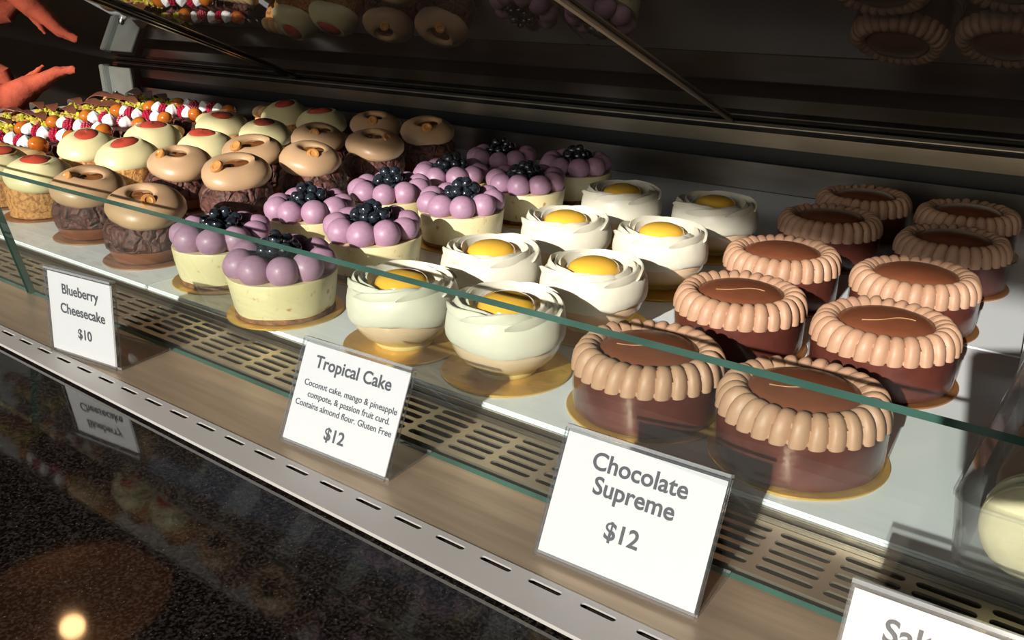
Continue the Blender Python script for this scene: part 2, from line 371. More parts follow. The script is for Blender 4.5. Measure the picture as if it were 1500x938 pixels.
# leaning front glass, two panes
def pane(x0, x1):
    bm = bmesh.new(); T = .0052; yb, zb = -.0447, 0.0006; yt, zt = -.0650, .1165
    n = Vector((0, zt - zb, -(yt - yb))).normalized() * T
    q = [(x0, yb, zb), (x1, yb, zb), (x1, yt, zt), (x0, yt, zt)]
    a = [bm.verts.new(p) for p in q]; b = [bm.verts.new(Vector(p) - Vector((0, n.y, n.z))) for p in q]
    bm.faces.new(a); bm.faces.new(b[::-1])
    for i in range(4):
        j = (i + 1) % 4; bm.faces.new((a[i], b[i], b[j], a[j])).material_index = 1
    link('glass_pane', bm, ['glass', 'glass_edge'], front, smooth=False)
pane(-.185, X1); pane(X0, -.190)
# rear: steel riser, black gap, steel strip, dark rails, leaning tinted doors
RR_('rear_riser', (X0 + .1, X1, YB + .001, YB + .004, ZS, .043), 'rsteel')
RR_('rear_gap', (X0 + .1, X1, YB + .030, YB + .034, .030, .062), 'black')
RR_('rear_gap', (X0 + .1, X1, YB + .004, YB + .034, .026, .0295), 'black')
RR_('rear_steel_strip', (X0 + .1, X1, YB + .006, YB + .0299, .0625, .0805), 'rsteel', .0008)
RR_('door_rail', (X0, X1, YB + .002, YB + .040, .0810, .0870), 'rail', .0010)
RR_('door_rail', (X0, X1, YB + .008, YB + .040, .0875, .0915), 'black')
RR_('rail_glint', (X0, X1, YB + .004, YB + .0065, .0872, .0884), 'steel')  # thin steel sliver standing in for the highlight along the dark rail
LS = 0.262                                    # slope of the raked tinted lid
LID = lambda y: .092 + (.70 - y) * LS
def lid(x0, x1):
    bm = bmesh.new(); ya, yb = .702, 0.0; t = .005
    v = [bm.verts.new(p) for p in ((x0, ya, LID(ya)), (x1, ya, LID(ya)), (x1, yb, LID(yb)), (x0, yb, LID(yb)), (x0, ya, LID(ya) + t), (x1, ya, LID(ya) + t), (x1, yb, LID(yb) + t), (x0, yb, LID(yb) + t))]
    for f in ((0, 1, 2, 3), (7, 6, 5, 4), (0, 4, 5, 1), (1, 5, 6, 2), (2, 6, 7, 3), (3, 7, 4, 0)): bm.faces.new([v[k] for k in f])
    link('lid_glass', bm, 'door', topl, smooth=False)
lid(X0, X1)
RR_('case_back', (X0, X1, .735, .755, 0, .12), 'black')
TT_('lid_edge', (X0, X1, -.004, -.0005, LID(0) - .004, LID(0) + .006), 'black')
for xx in (X1,): TT_('lid_arm', (xx + .001, xx + .012, -.004, .70, .075, .30), 'black')
# left end: white corner plate with post, chrome knob
RR_('end_post', (-1.306, -1.288, .660, .678, ZS, .086), 'endwhite', .002)
RR_('end_plate', (-1.288, -1.205, .672, .676, ZS, .082), 'endwhite', .001)

bm = bmesh.new(); lathe(bm, [(.004, 0), (.0075, .004), (.0075, .018), (.004, .024)], 16); k = link('end_knob', bm, 'chrome', rear, loc=(-1.215, .640, ZS + .006))
bm = bmesh.new(); lathe(bm, [(.012, 0), (.012, .006)], 16); k = link('rubber_foot', bm, 'black', rear, loc=(-1.215, .640, ZS))
# thin rods added just under the lid, drawing the slanted lines across it
def slant_rod(xa, ya, xb, yb, r, m, dz=.0022):
    bm = bmesh.new(); tube(bm, [(xa, ya, LID(ya) - dz), (xb, yb, LID(yb) - dz)], r, 8); link('lid_rod', bm, m, topl)
slant_rod(.139, .695, .290, .080, .0024, 'slant_rod')
slant_rod(-.700, .695, -.300, .110, .0026, 'rail'); slant_rod(-.690, .695, -.278, .110, .0022, 'rail')

# ------------------------------------------------------------------ granite counter in front
bm = bmesh.new()
pts = [(-1.9, -.0995), (-1.9, -.75), (1.6, -.75), (1.6, -.158)]
yl = lambda x: -0.1222 - 0.0110 * (x - 0.1)
pts = [(-1.30, -.75), (1.6, -.75), (1.6, -.1020), (1.1, -.1020), (-1.30, -.1020)]
vt = [bm.verts.new((x, y, ZG)) for x, y in pts]; vb = [bm.verts.new((x, y, ZG - .03)) for x, y in pts]
bm.faces.new(vt); bm.faces.new(vb[::-1])
for i in range(5): bm.faces.new((vt[i], vt[(i + 1) % 5], vb[(i + 1) % 5], vb[i]))
g = thing('granite_counter', 'polished black speckled granite counter running in front of the display case', 'counter')
link('countertop', bm, 'granite', g, smooth=False)
bx('counter_base', (-1.28, 1.55, -.70, -.16, FZ, ZG - .031), 'black', g)

# ------------------------------------------------------------------ shared meshes for the pastries
def board_mesh(r, m):
    bm = bmesh.new(); lathe(bm, [(r - .0004, 0), (r, .0005), (r, .0011), (r - .0004, .0015)], 64); return mesh_of('cake_board', bm, m)
B = .0015

# chocolate cake with piped rim
def choc_meshes():
    d = {}
    bm = bmesh.new()
    lathe(bm, [(.0440, 0), (.0452, .001), (.0456, .004), (.0462, .024), (.0458, .0268), (.0440, .028), (.02, .0285)], 72,
          fn=lambda p, a, t: p * (1 + .006 * nz(p, 70)) if t < .9 else p)
    d['body'] = mesh_of('cake_body', bm, 'choc')
    def border(seed):
        bm = bmesh.new(); N = 28; n = N * 12; rings = []
        prof = []
        K = 14
        for i in range(K + 1):
            t = i / K
            # section from inner foot over the crest down to the outer toe
            ph = PI * (1.0 - t) * 1.02
            prof.append((0.0372 + .0098 * math.cos(ph) * (1.0 if t > .5 else .95), .0275 + .0150 * math.sin(ph) ** .8 if 0 < t < 1 else .0275))
        for i, (r, z) in enumerate(prof):
            ring = []; t = i / K
            for k in range(n):
                a = 2 * PI * k / n
                u = (a * N / (2 * PI) + .40 * (t - .5)) % 1.0
                cell = int(a * N / (2 * PI) + .40 * (t - .5)) % N
                rnd = random.Random(cell * 7 + seed).random() - .5
                uu = u ** .72; w_ = (1 - abs(2 * uu - 1) ** 2.4) ** .8   # lopsided scallop with sharp valleys
                e = math.sin(PI * t) ** .5 if 0 < t < 1 else 0
                amp = .0034
                dr = (w_ - .75) * amp * (0.25 + .9 * t) + rnd * .0012 * e
                dz = (w_ - .75) * amp * .95 * e + rnd * .0010 * e
                rr = r + dr + (.0012 * math.sin(PI * t) * (t - .5))
                zz = z + dz - .0028 * max(0, t - .6) * 2
                ring.append(bm.verts.new((rr * math.cos(a), rr * math.sin(a), max(zz, .0262))))
            rings.append(ring)
        for i in range(K):
            for k in range(n): bm.faces.new((rings[i][k], rings[i][(k + 1) % n], rings[i + 1][(k + 1) % n], rings[i + 1][k]))
        return mesh_of('piped_border', bm, 'mocha')
    d['border'] = [border(1), border(5)]
    bm = bmesh.new()
    lathe(bm, [(.0312, .0285), (.0312, .0375), (.0300, .0396), (.024, .0420), (.016, .0438), (.007, .0446), (.0005, .0448)], 64)
    d['disc'] = mesh_of('chocolate_disc', bm, 'choc_disc')
    bm = bmesh.new(); pts = []
    for i in range(26):
        t = i / 25; x = -.019 + .034 * t; y = -.0070 - .0020 * math.sin(6 * t) - .0035 * t
        rr = math.hypot(x, y); z = .0449 - .0026 * (rr / .024) ** 2 + .0001
        pts.append((x, y, z))
    tube(bm, pts, .00035, 5); d['line'] = mesh_of('drizzle_line', bm, 'line')
    bm = bmesh.new(); lathe(bm, [(.0468, .0006), (.0470, .0270)], 72, cap0=False, cap1=False); d['wrap'] = mesh_of('clear_wrap', bm, 'wrap')
    d['board'] = board_mesh(.0505, 'bronze'); d['gboard'] = board_mesh(.0505, 'gold')
    return d
CH = choc_meshes()
ORD = ['frontmost', 'second from front', 'third from front', 'fourth from front', 'rearmost']
def place(cx, cy): return (cx, cy, ZS)
choc = [((.468, .070), 0, 1), ((.370, .070), 0, 0), ((.474, .205), 1, 1), ((.372, .203), 1, 0), ((.463, .323), 2, 1), ((.358, .319), 2, 0),
        ((.463, .444), 3, 1), ((.352, .455), 3, 0), ((.452, .556), 4, 1), ((.351, .562), 4, 0)]
for i, ((x, y), row, side) in enumerate(choc):
    t = thing('chocolate_cake', 'chocolate cake with piped tan rim, %s in the %s column' % (ORD[row], 'right' if side else 'left'),
              'cake', (x, y, ZS), random.uniform(-.1, .1) + [0, .05][side], 'chocolate cakes with piped rims')
    part('cake_board', CH['gboard' if i in (0, 1) else 'board'], t)
    part('cake_body', CH['body'], t, (0, 0, B)); part('piped_border', CH['border'][i % 2], t, (0, 0, B), (0, 0, i * .7))
    part('chocolate_disc', CH['disc'], t, (0, 0, B), (0, 0, .3 * i)); part('clear_wrap', CH['wrap'], t, (0, 0, B))
    if i in (0, 1, 2, 3): part('drizzle_line', CH['line'], t, (0, 0, B), (0, 0, .35 + .1 * i))

# tropical cake: bowl-shaped mousse, cream petals, passion gel
def trop_meshes():
    d = {}
    bm = bmesh.new()
    prof = [(.0215, 0), (.0225, .0012), (.0228, .0035), (.0265, .0060), (.0315, .0100), (.0352, .0145), (.0378, .0195), (.0390, .0245), (.0390, .0270), (.03, .0275)]
    lathe(bm, prof, 56, fn=lambda p, a, t: Vector((p.x * (1 + .012 * nz(p, 60)), p.y * (1 + .012 * nz(p, 60)), p.z)))
    d['cup'] = mesh_of('mousse_bowl', bm, 'cup')
    bm = bmesh.new()
    prof = [(.0385, .0245), (.0400, .0238), (.0412, .0260), (.0418, .0310), (.0412, .0370), (.0400, .0425), (.0375, .0462), (.0335, .0475), (.0290, .0462), (.0245, .0440), (.0205, .0435), (.01, .0440)]
    def f(p, a, t):
        k = 1 + .018 * nz(p, 55, 3) + .010 * math.sin(5 * a + 60 * p.z)
        return Vector((p.x * k, p.y * k, p.z + (.0014 * math.sin(3 * a + 1) * (1 if .05 < t < .5 else 0)) + .0007 * nz(p, 120)))
    lathe(bm, prof, 72, fn=f); d['cream'] = mesh_of('cream_collar', bm, 'coco')
    def petal(r0, r1, span, zb, h, seed):
        bm = bmesh.new(); n = 18; rows = []
        for i in range(n + 1):
            t = i / n; a = span * t; r = r0 + (r1 - r0) * t
            e = math.sin(PI * min(1, max(0, t * .96 + .02))) ** .45
            hh = h * e * (1 + .15 * nz((t * 4, seed, 0), 1)); th = .0030 * e + .0003
            lean = .0026 * (1 - t)
            sec = [(r + th, zb), (r + th * .95 + lean * .5, zb + hh * .5), (r + lean * 1.2 + .0006, zb + hh * .95), (r + lean * 1.2 - .0003, zb + hh), (r - th * .2 + lean * .4, zb + hh * .6), (r - th, zb)]
            rows.append([bm.verts.new((q * math.cos(a), q * math.sin(a), z)) for q, z in sec])
        for i in range(n):
            for k in range(5): bm.faces.new((rows[i][k], rows[i][k + 1], rows[i + 1][k + 1], rows[i + 1][k]))
        bm.faces.new(rows[0]); bm.faces.new(rows[-1][::-1])
        return mesh_of('cream_petal', bm, 'coco')
    d['p1'] = [petal(.0385, .0300, R(105), .0425, .0085, 1), petal(.0375, .0285, R(95), .0425, .0095, 5)]
    d['p2'] = [petal(.0315, .0245, R(95), .0425, .0085, 2), petal(.0305, .0235, R(110), .0425, .0080, 8)]
    bm = bmesh.new(); lathe(bm, [(.0195, .0415), (.0200, .0445), (.0185, .0482), (.0150, .0508), (.0095, .0526), (.0040, .0533), (.0004, .0534)], 48)
    d['yolk'] = mesh_of('gel_dome', bm, 'yolk')
    d['board'] = board_mesh(.0456, 'gold')
    return d
TR = trop_meshes()
trop = [((.264, .063), 0, 1), ((.173, .056), 0, 0), ((.2675, .168), 1, 1), ((.1765, .157), 1, 0), ((.2610, .288), 2, 1), ((.1705, .274), 2, 0), ((.254, .410), 3, 1), ((.155, .401), 3, 0)]
ORDT = ['frontmost', 'second from front', 'third from front', 'rearmost']
for i, ((x, y), row, side) in enumerate(trop):
    t = thing('tropical_cake', 'bowl-shaped white cake with yellow gel, %s in the %s column' % (ORDT[row], 'right' if side else 'left'),
              'cake', (x, y, ZS), .9 * i, 'bowl-shaped cakes with yellow centres')
    part('cake_board', TR['board'], t); part('mousse_bowl', TR['cup'], t, (0, 0, B)); part('cream_collar', TR['cream'], t, (0, 0, B))
    for k in range(7): part('cream_petal', TR['p1'][k % 2], t, (0, 0, B + .0004 * (k % 3)), (0, 0, 2 * PI * k / 7 + .07 * math.sin(3 * k + i)))
    for k in range(6): part('cream_petal', TR['p2'][k % 2], t, (0, 0, B), (0, 0, 2 * PI * k / 6 + .3 + .06 * math.sin(2 * k + i)))
    part('gel_dome', TR['yolk'], t, (0, 0, B + .001))

# blueberry cheesecake
def cheese_meshes():
    d = {}
    bm = bmesh.new()
    lathe(bm, [(.0395, .0030), (.0402, .006), (.0425, .020), (.0440, .0315), (.0435, .0330), (.03, .0335)], 64,
          fn=lambda p, a, t: Vector((p.x * (1 + .012 * nz(p, 80)), p.y * (1 + .012 * nz(p, 80)), p.z)))
    d['body'] = mesh_of('cheesecake_body', bm, 'cheese')
    bm = bmesh.new(); lathe(bm, [(.0392, 0), (.0403, .0006), (.0402, .0040), (.036, .0046)], 48, fn=lambda p, a, t: p + Vector((0, 0, .0006 * math.sin(5 * a) if t > .5 else 0)))
    d['crust'] = mesh_of('biscuit_crust', bm, 'crust')
    def dollop(seed):
        bm = bmesh.new()
        def f(p):
            k = 1 + .05 * nz(p, 90, seed); q = p * k
            if q.z > 0: q.z *= 1.0
            return q
        ball(bm, (0, 0, 0), .0130, 20, 14, (1, 1, .98), f); return mesh_of('cream_dollop', bm, 'lilac')
    d['dollop'] = [dollop(s) for s in (1, 4, 9)]
    bm = bmesh.new()
    def f(p):
        q = p.copy(); rr = math.hypot(q.x, q.y)
        if q.z > .0052: q.z = .0052 - (.0012 if rr < .0016 else 0)
        return q
    ball(bm, (0, 0, 0), .0061, 12, 10, (1, 1, .93), f); d['berry'] = mesh_of('blueberry', bm, 'berry')
    bm = bmesh.new(); lathe(bm, [(.0018, 0), (.0024, .0007), (.0020, .0008), (.0015, .0002)], 7, cap1=False); d['crown'] = mesh_of('berry_crown', bm, 'berry_crown')
    d['board'] = board_mesh(.0474, 'gold')
    return d
BL = cheese_meshes()
blue = [((.047, .048), 0, 1), ((-.062, .070), 0, 0), ((.031, .166), 1, 1), ((-.075, .183), 1, 0), ((.032, .289), 2, 1), ((-.065, .286), 2, 0),
        ((.028, .406), 3, 1), ((-.066, .388), 3, 0), ((.021, .518), 4, 1), ((-.079, .501), 4, 0)]
for i, ((x, y), row, side) in enumerate(blue):
    t = thing('blueberry_cheesecake', 'cheesecake with lilac cream balls, blueberries, %s in the %s column' % (ORD[row], 'right' if side else 'left'),
              'cake', (x, y, ZS), .5 * i, 'cheesecakes topped with lilac cream and blueberries')
    part('cake_board', BL['board'], t); part('biscuit_crust', BL['crust'], t, (0, 0, B)); part('cheesecake_body', BL['body'], t, (0, 0, B))
    rg = random.Random(i * 13 + 3)
    for k in range(9):
        a = 2 * PI * k / 9 + rg.uniform(-.05, .05); s = rg.uniform(.93, 1.06)
        part('cream_dollop', BL['dollop'][k % 3], t, (.0325 * math.cos(a), .0325 * math.sin(a), .0425), (rg.uniform(-.3, .3), rg.uniform(-.3, .3), a), (s, s, s * rg.uniform(.93, 1.02)))
    lay = [(8, .0180, .0455), (7, .0125, .0530), (3, .0048, .0480), (3, .0060, .0595)]
    for (n, rr, z) in lay:
        o = rg.uniform(0, 6)
        for k in range(n):
            a = 2 * PI * k / max(n, 1) + o + rg.uniform(-.15, .15); s = rg.uniform(.85, 1.12)
            p = part('blueberry', BL['berry'], t, (rr * math.cos(a) + rg.uniform(-.002, .002), rr * math.sin(a) + rg.uniform(-.002, .002), z + rg.uniform(-.0016, .0022)),
                     (rg.uniform(-1.1, 1.1), rg.uniform(-1.1, 1.1), a), (s, s, s))
            if row < 2: part('berry_crown', BL['crown'], p, (0, 0, .0040))

# domed pastries: hazelnut on chocolate base, and pale yellow cream on golden base
def dome_meshes():
    d = {}
    def rough(amp, sc, seed):
        def f(p, a, t):
            k = 1 + amp * nz(p, sc, seed) + amp * .5 * nz(p, sc * 2.7, seed)
            return Vector((p.x * k, p.y * k, p.z + amp * .012 * nz(p, sc * 1.5, seed + 5)))
        return f
    bm = bmesh.new(); lathe(bm, [(.030, 0), (.0335, .001), (.0365, .007), (.0385, .0125), (.034, .014)], 48, fn=rough(.02, 60, 1)); d['shell'] = mesh_of('tart_shell', bm, 'tart')
    for s in range(2):
        bm = bmesh.new(); lathe(bm, [(.036, .0115), (.0392, .0135), (.0405, .020), (.0400, .028), (.0375, .035), (.033, .040), (.02, .043)], 72, fn=rough(.075, 75, 3 + s * 4))
        d['brownie%d' % s] = mesh_of('chocolate_base', bm, 'brownie')
    def cream(seed, hgt, red):
        bm = bmesh.new(); n = 56
        if not red:
            prof = [(.020, -.001), (.0300, -.0006), (.0350, .0026), (.0372, .0070), (.0368, .0118), (.0338, .0168), (.0285, .0208), (.0230, .0234), (.0178, .0246), (.0148, .0240), (.0126, .0218), (.0112, .0192), (.0003, .0184)]
        else:
            prof = [(.020, -.001), (.0310, -.0006), (.0362, .0022), (.0385, .0065), (.0376, .0120), (.0340, .0180), (.0282, .0232), (.0225, .0266), (.0180, .0284), (.0155, .0282), (.0130, .0266), (.0055, .0258), (.0003, .0256)]
        def f(p, a, t):
            k = 1 + .075 * nz(p, 34, seed) + .035 * math.sin(2 * a + seed) + .05 * math.sin(a + seed) + .012 * math.sin(3 * a + 200 * p.z + seed)
            kk = .006 * math.sin(a - 1 + 260 * p.z) * (1 if t < .7 else 0)
            px, py = p.x * (k + kk), p.y * (k + kk)
            # the crater is an off-centre oval
            if t > .62: px = px * 1.18 + .001; py = py * .86 - .0015
            return Vector((px, py, p.z + .0014 * math.sin(a * 1 + seed) * (1 if t > .3 else 0)))
        lathe(bm, prof, n, fn=f, cap0=True)
        return mesh_of('piped_cream', bm, 'lemon' if red else 'tan')
    d['tan'] = [cream(s, 0, False) for s in (1, 4, 7)]; d['lem'] = [cream(s, 0, True) for s in (2, 5, 8)]
    bm = bmesh.new(); lathe(bm, [(.0128, .0196), (.0124, .0210), (.009, .0217), (.0003, .0220)], 32, fn=lambda p, a, t: Vector((p.x * 1.18 + .001, p.y * .86 - .0015, p.z + .0014 * math.sin(a + 1))))
    d['glaze'] = mesh_of('praline_filling', bm, 'praline')
    bm = bmesh.new(); lathe(bm, [(.0150, .0268), (.0160, .0284), (.0135, .0304), (.007, .0318), (.0003, .0323)], 32, fn=lambda p, a, t: Vector((p.x * 1.12 + .001, p.y * .90 - .0012, p.z + .0010 * math.sin(a + 2))))
    d['jelly'] = mesh_of('jelly_centre', bm, 'jelly')
    bm = bmesh.new(); lathe(bm, [(.0030, 0), (.0050, .0012), (.0054, .0035), (.0046, .0058), (.0028, .0064), (.0020, .0052), (.0003, .0050)], 14, fn=lambda p, a, t: Vector((p.x * 1.12, p.y, p.z)))
    d['nut'] = mesh_of('hazelnut', bm, 'nut')
    bm = bmesh.new(); lathe(bm, [(.0345, 0), (.0362, .001), (.0362, .006), (.0355, .0066), (.0355, .0080), (.0362, .0085), (.0368, .020), (.0372, .032), (.034, .036), (.02, .0365)], 72, fn=rough(.022, 110, 2))
    d['choux'] = mesh_of('choux_base', bm, 'choux')
    d['board'] = board_mesh(.0445, 'bronze')
    return d
DM = dome_meshes()
haz = [((-.176, .066), 0, 1), ((-.296, .079), 0, 0), ((-.229, .209), 1, 1), ((-.331, .207), 1, 0), ((-.226, .317), 2, 1), ((-.315, .298), 2, 0),
       ((-.236, .430), 3, 1), ((-.326, .418), 3, 0), ((-.245, .541), 4, 1), ((-.350, .545), 4, 0)]
view_a = math.atan2(-.45, .85)     # towards the customer
for i, ((x, y), row, side) in enumerate(haz):
    t = thing('hazelnut_cake', 'tan cream and hazelnut chocolate cake, %s in the %s column' % (ORD[row], 'right' if side else 'left'),
              'cake', (x, y, ZS), 0, 'chocolate cakes with tan cream and a hazelnut')
    part('cake_board', DM['board'], t); part('tart_shell', DM['shell'], t, (0, 0, B), (0, 0, i)); part('chocolate_base', DM['brownie%d' % (i % 2)], t, (0, 0, B), (0, 0, i * 1.1))
    rz = .8 * (i % 3) - .4
    q_ = Matrix.Rotation(R(13), 4, Vector((math.cos(view_a + PI / 2), math.sin(view_a + PI / 2), 0))) @ Matrix.Rotation(rz, 4, 'Z'); tl = q_.to_euler()
    c = part('piped_cream', DM['tan'][i % 3], t, (0, 0, B + .0400), tl, (1.0, 1.0, 1.05))
    part('praline_filling', DM['glaze'], c)
    a = view_a + [.15, -1.25, -1.0, -1.35, -.2, -1.0, .6, -.6, -.3, -.5][i] - rz
    part('hazelnut', DM['nut'], c, (.0215 * math.cos(a), .0185 * math.sin(a), .0218), Matrix.Rotation(R(42), 4, Vector((-math.sin(a), math.cos(a), 0))).to_euler(), (1.3, 1.3, .85))
lem = [((-.428, .089), 0, 1), ((-.5185, .088), 0, 0), ((-.447, .207), 1, 1), ((-.542, .210), 1, 0), ((-.423, .305), 2, 1), ((-.539, .307), 2, 0),
       ((-.439, .418), 3, 1), ((-.548, .425), 3, 0), ((-.463, .539), 4, 1), ((-.567, .556), 4, 0)]
for i, ((x, y), row, side) in enumerate(lem):
    t = thing('cream_puff_tart', 'yellow cream dome tart, red jelly, %s in the %s column' % (ORD[row], 'right' if side else 'left'),
              'cake', (x, y, ZS), 0, 'golden tarts with yellow cream and red jelly')
    part('cake_board', DM['board'], t); part('choux_base', DM['choux'], t, (0, 0, B), (0, 0, i))
    q_ = Matrix.Rotation(R(9), 4, Vector((math.cos(view_a + PI / 2), math.sin(view_a + PI / 2), 0))) @ Matrix.Rotation(.9 * i, 4, 'Z')
    c = part('piped_cream', DM['lem'][i % 3], t, (0, 0, B + .0345), q_.to_euler())
    part('jelly_centre', DM['jelly'], c)

# oblong pastries
def oblong(bm, L, W, z0, z1, amp=.0, n=28, sc=60, rd=.5):
    prof = [(.86, z0), (1.0, z0 + (z1 - z0) * .25), (1.0, z0 + (z1 - z0) * .7), (.88, z1), (.4, z1 + .0005)]
    rings = []
    for k_, z in prof:
        ring = []
        for k in range(n):
            a = 2 * PI * k / n; ca, sa = math.cos(a), math.sin(a)
            x = (L / 2 - W / 2) * (1 if ca > 0 else -1) * min(1, abs(ca) * 3) + W / 2 * ca * k_; y = W / 2 * sa * k_
            p = Vector((x, y, z)); q = 1 + amp * nz(p, sc)
            ring.append(bm.verts.new((x * q, y * q, z)))
        rings.append(ring)
    for i in range(len(rings) - 1):
        for k in range(n): bm.faces.new((rings[i][k], rings[i][(k + 1) % n], rings[i + 1][(k + 1) % n], rings[i + 1][k]))
    bm.faces.new(rings[0][::-1]); bm.faces.new(rings[-1])
def bar_meshes():
    d = {}
    bm = bmesh.new(); oblong(bm, .185, .040, 0, .026, .02); d['base'] = mesh_of('eclair_base', bm, 'brownie')
    bm = bmesh.new()
    ball(bm, (0, 0, 0), .0125, 18, 12, (1.12, 1, .92), lambda p: p * (1 + .05 * nz(p, 80))); d['ball'] = mesh_of('caramel_ball', bm, 'caramel')
    bm = bmesh.new()
    prof = [(.0070, -.008), (.0100, -.006), (.0112, -.002), (.0100, .002), (.0078, .0055), (.0045, .0085), (.0015, .0105), (.0002, .011)]
    lathe(bm, prof, 30, fn=lambda p, a, t: Vector((p.x * (1 + .10 * math.sin(6 * a + 6 * t)), p.y * (1 + .10 * math.sin(6 * a + 6 * t)), p.z))); d['kiss'] = mesh_of('cream_kiss', bm, 'kiss')
    bm = bmesh.new()
    for j in range(6):
        zz = -.0065 + .0030 * j; rr = [.0062, .0078, .0082, .0076, .0060, .0036][j]; nn = [9, 11, 12, 11, 8, 5][j]
        for k in range(nn):
            a = 2 * PI * (k + .5 * (j % 2)) / nn; ball(bm, (rr * math.cos(a), rr * math.sin(a), zz), .0024, 6, 4)
    ball(bm, (0, 0, 0), .0075, 8, 6, (1, 1, 1.1)); d['rasp'] = mesh_of('raspberry', bm, 'rasp')
    bm = bmesh.new(); oblong(bm, .086, .042, 0, .031, .02); d['cbase'] = mesh_of('biscuit_base', bm, 'choux')
    bm = bmesh.new()
    for j in range(6):
        x = -.032 + .0128 * j; ball(bm, (x, 0, .0380), .0125, 14, 10, (.78, 1.7, .85), lambda p: p * (1 + .05 * nz(p, 90, j)))
    d['piping'] = mesh_of('piped_biscuit', bm, 'biscuit')
    bm = bmesh.new()
    pc = lambda sd: None
    rg = random.Random(5)
    for k in range(150):
        x = rg.uniform(-.075, .075); y = rg.uniform(-.016, .016); z = .030 + rg.uniform(-.002, .007) * (1 - abs(y) / .03)
        s = rg.uniform(.0034, .0060)
        mt = Matrix.Translation((x, y, z)) @ Matrix.Rotation(rg.uniform(0, 6), 4, Vector((rg.random(), rg.random(), rg.random() + .1)).normalized()) @ Matrix.Diagonal((s * 1.2, s, s * .8, 1))
        gq = bmesh.ops.create_icosphere(bm, subdivisions=1, radius=1.0, matrix=mt)
        mi = 1 if rg.random() < .25 else 0
        for v in gq['verts']:
            for f in v.link_faces: f.material_index = mi
    d['crumb'] = mesh_of('pistachio_crumbs', bm, ['pist', 'pist2'])
    bm = bmesh.new(); pts = []
    n = 14; rows = []
    for i in range(n + 1):
        t = i / n; a = PI * t * 1.1; w_ = .009 * math.sin(PI * (t * .92 + .04)) + .001
        c = Vector((.045 * (t - .5) * 1.6, 0, .010 * math.sin(a)))
        rows.append([bm.verts.new((c.x, -w_, c.z)), bm.verts.new((c.x, w_, c.z + .003)), bm.verts.new((c.x, w_, c.z + .0042)), bm.verts.new((c.x, -w_, c.z + .0012))])
    for i in range(n):
        for k in range(4): bm.faces.new((rows[i][k], rows[i][(k + 1) % 4], rows[i + 1][(k + 1) % 4], rows[i + 1][k]))
    bm.faces.new(rows[0][::-1]); bm.faces.new(rows[-1]); d['curl'] = mesh_of('chocolate_curl', bm, 'shard')
    return d
BR = bar_meshes()
ORD9 = ['frontmost', 'second from front', 'third from front', 'fourth from front', 'fifth from front', 'sixth from front', 'seventh from front', 'eighth from front', 'ninth from front', 'rearmost']
ys = [(-.652, .044), (-.655, .100), (-.660, .158), (-.668, .205), (-.682, .262), (-.703, .325), (-.724, .391), (-.742, .452), (-.738, .511), (-.733, .570)]
for i, (x, y) in enumerate(ys):
    t = thing('raspberry_eclair', 'oblong pastry with raspberries and caramel balls, %s of its row' % ORD9[i], 'pastry', (x - .068, y, ZS), 0, 'oblong raspberry pastries')
    part('eclair_base', BR['base'], t, (-.006, 0, 0))
    for k in range(7):
        nm = ('caramel_ball', 'cream_kiss', 'raspberry', 'cream_kiss', 'raspberry', 'cream_kiss', 'caramel_ball')[k]
        xx = .068 - .0243 * k; rg = random.Random(i * 9 + k)
        me = BR[{'caramel_ball': 'ball', 'cream_kiss': 'kiss', 'raspberry': 'rasp'}[nm]]
        part(nm, me, t, (xx, rg.uniform(-.005, .005), .037 + (.001 if k % 2 else .0)), (rg.uniform(-.3, .3), rg.uniform(-.3, .3), rg.uniform(0, 6)))
for i, (x, y) in enumerate([(-.598, .046), (-.606, .148), (-.628, .262), (-.634, .370), (-.640, .487), (-.642, .600)]):
    t = thing('almond_biscuit_cake', 'oblong pastry with ridged pale piping, %s beside the yellow domes' % ['frontmost', 'second from front', 'third from front', 'fourth from front', 'fifth from front', 'rearmost'][i], 'pastry', (x, y, ZS), .05 * i, 'oblong pastries with pale ridged piping')
    part('biscuit_base', BR['cbase'], t); part('piped_biscuit', BR['piping'], t)
for i in range(9):
    x = -.890 - .015 * i; y = .069 + .066 * i
    t = thing('pistachio_eclair', 'oblong chocolate pastry covered in pistachio crumbs and curls, %s of its row' % (ORD9[i] if i < 8 else 'rearmost'), 'pastry', (x, y, ZS), 0, 'oblong pistachio pastries')
    part('eclair_base', BR['base'], t)
    c = part('pistachio_crumbs', BR['crumb'], t, (0.006, 0, 0), (0, 0, 0 if i % 2 else PI)); c['kind'] = 'stuff'
    for k in range(3): part('chocolate_curl', BR['curl'], t, (-.070 + .05 * k - .02 * (i % 2), .004 * math.sin(k + i), .033), (.2 * math.sin(i + k), -.15, .35 * math.sin(2 * i + k)))

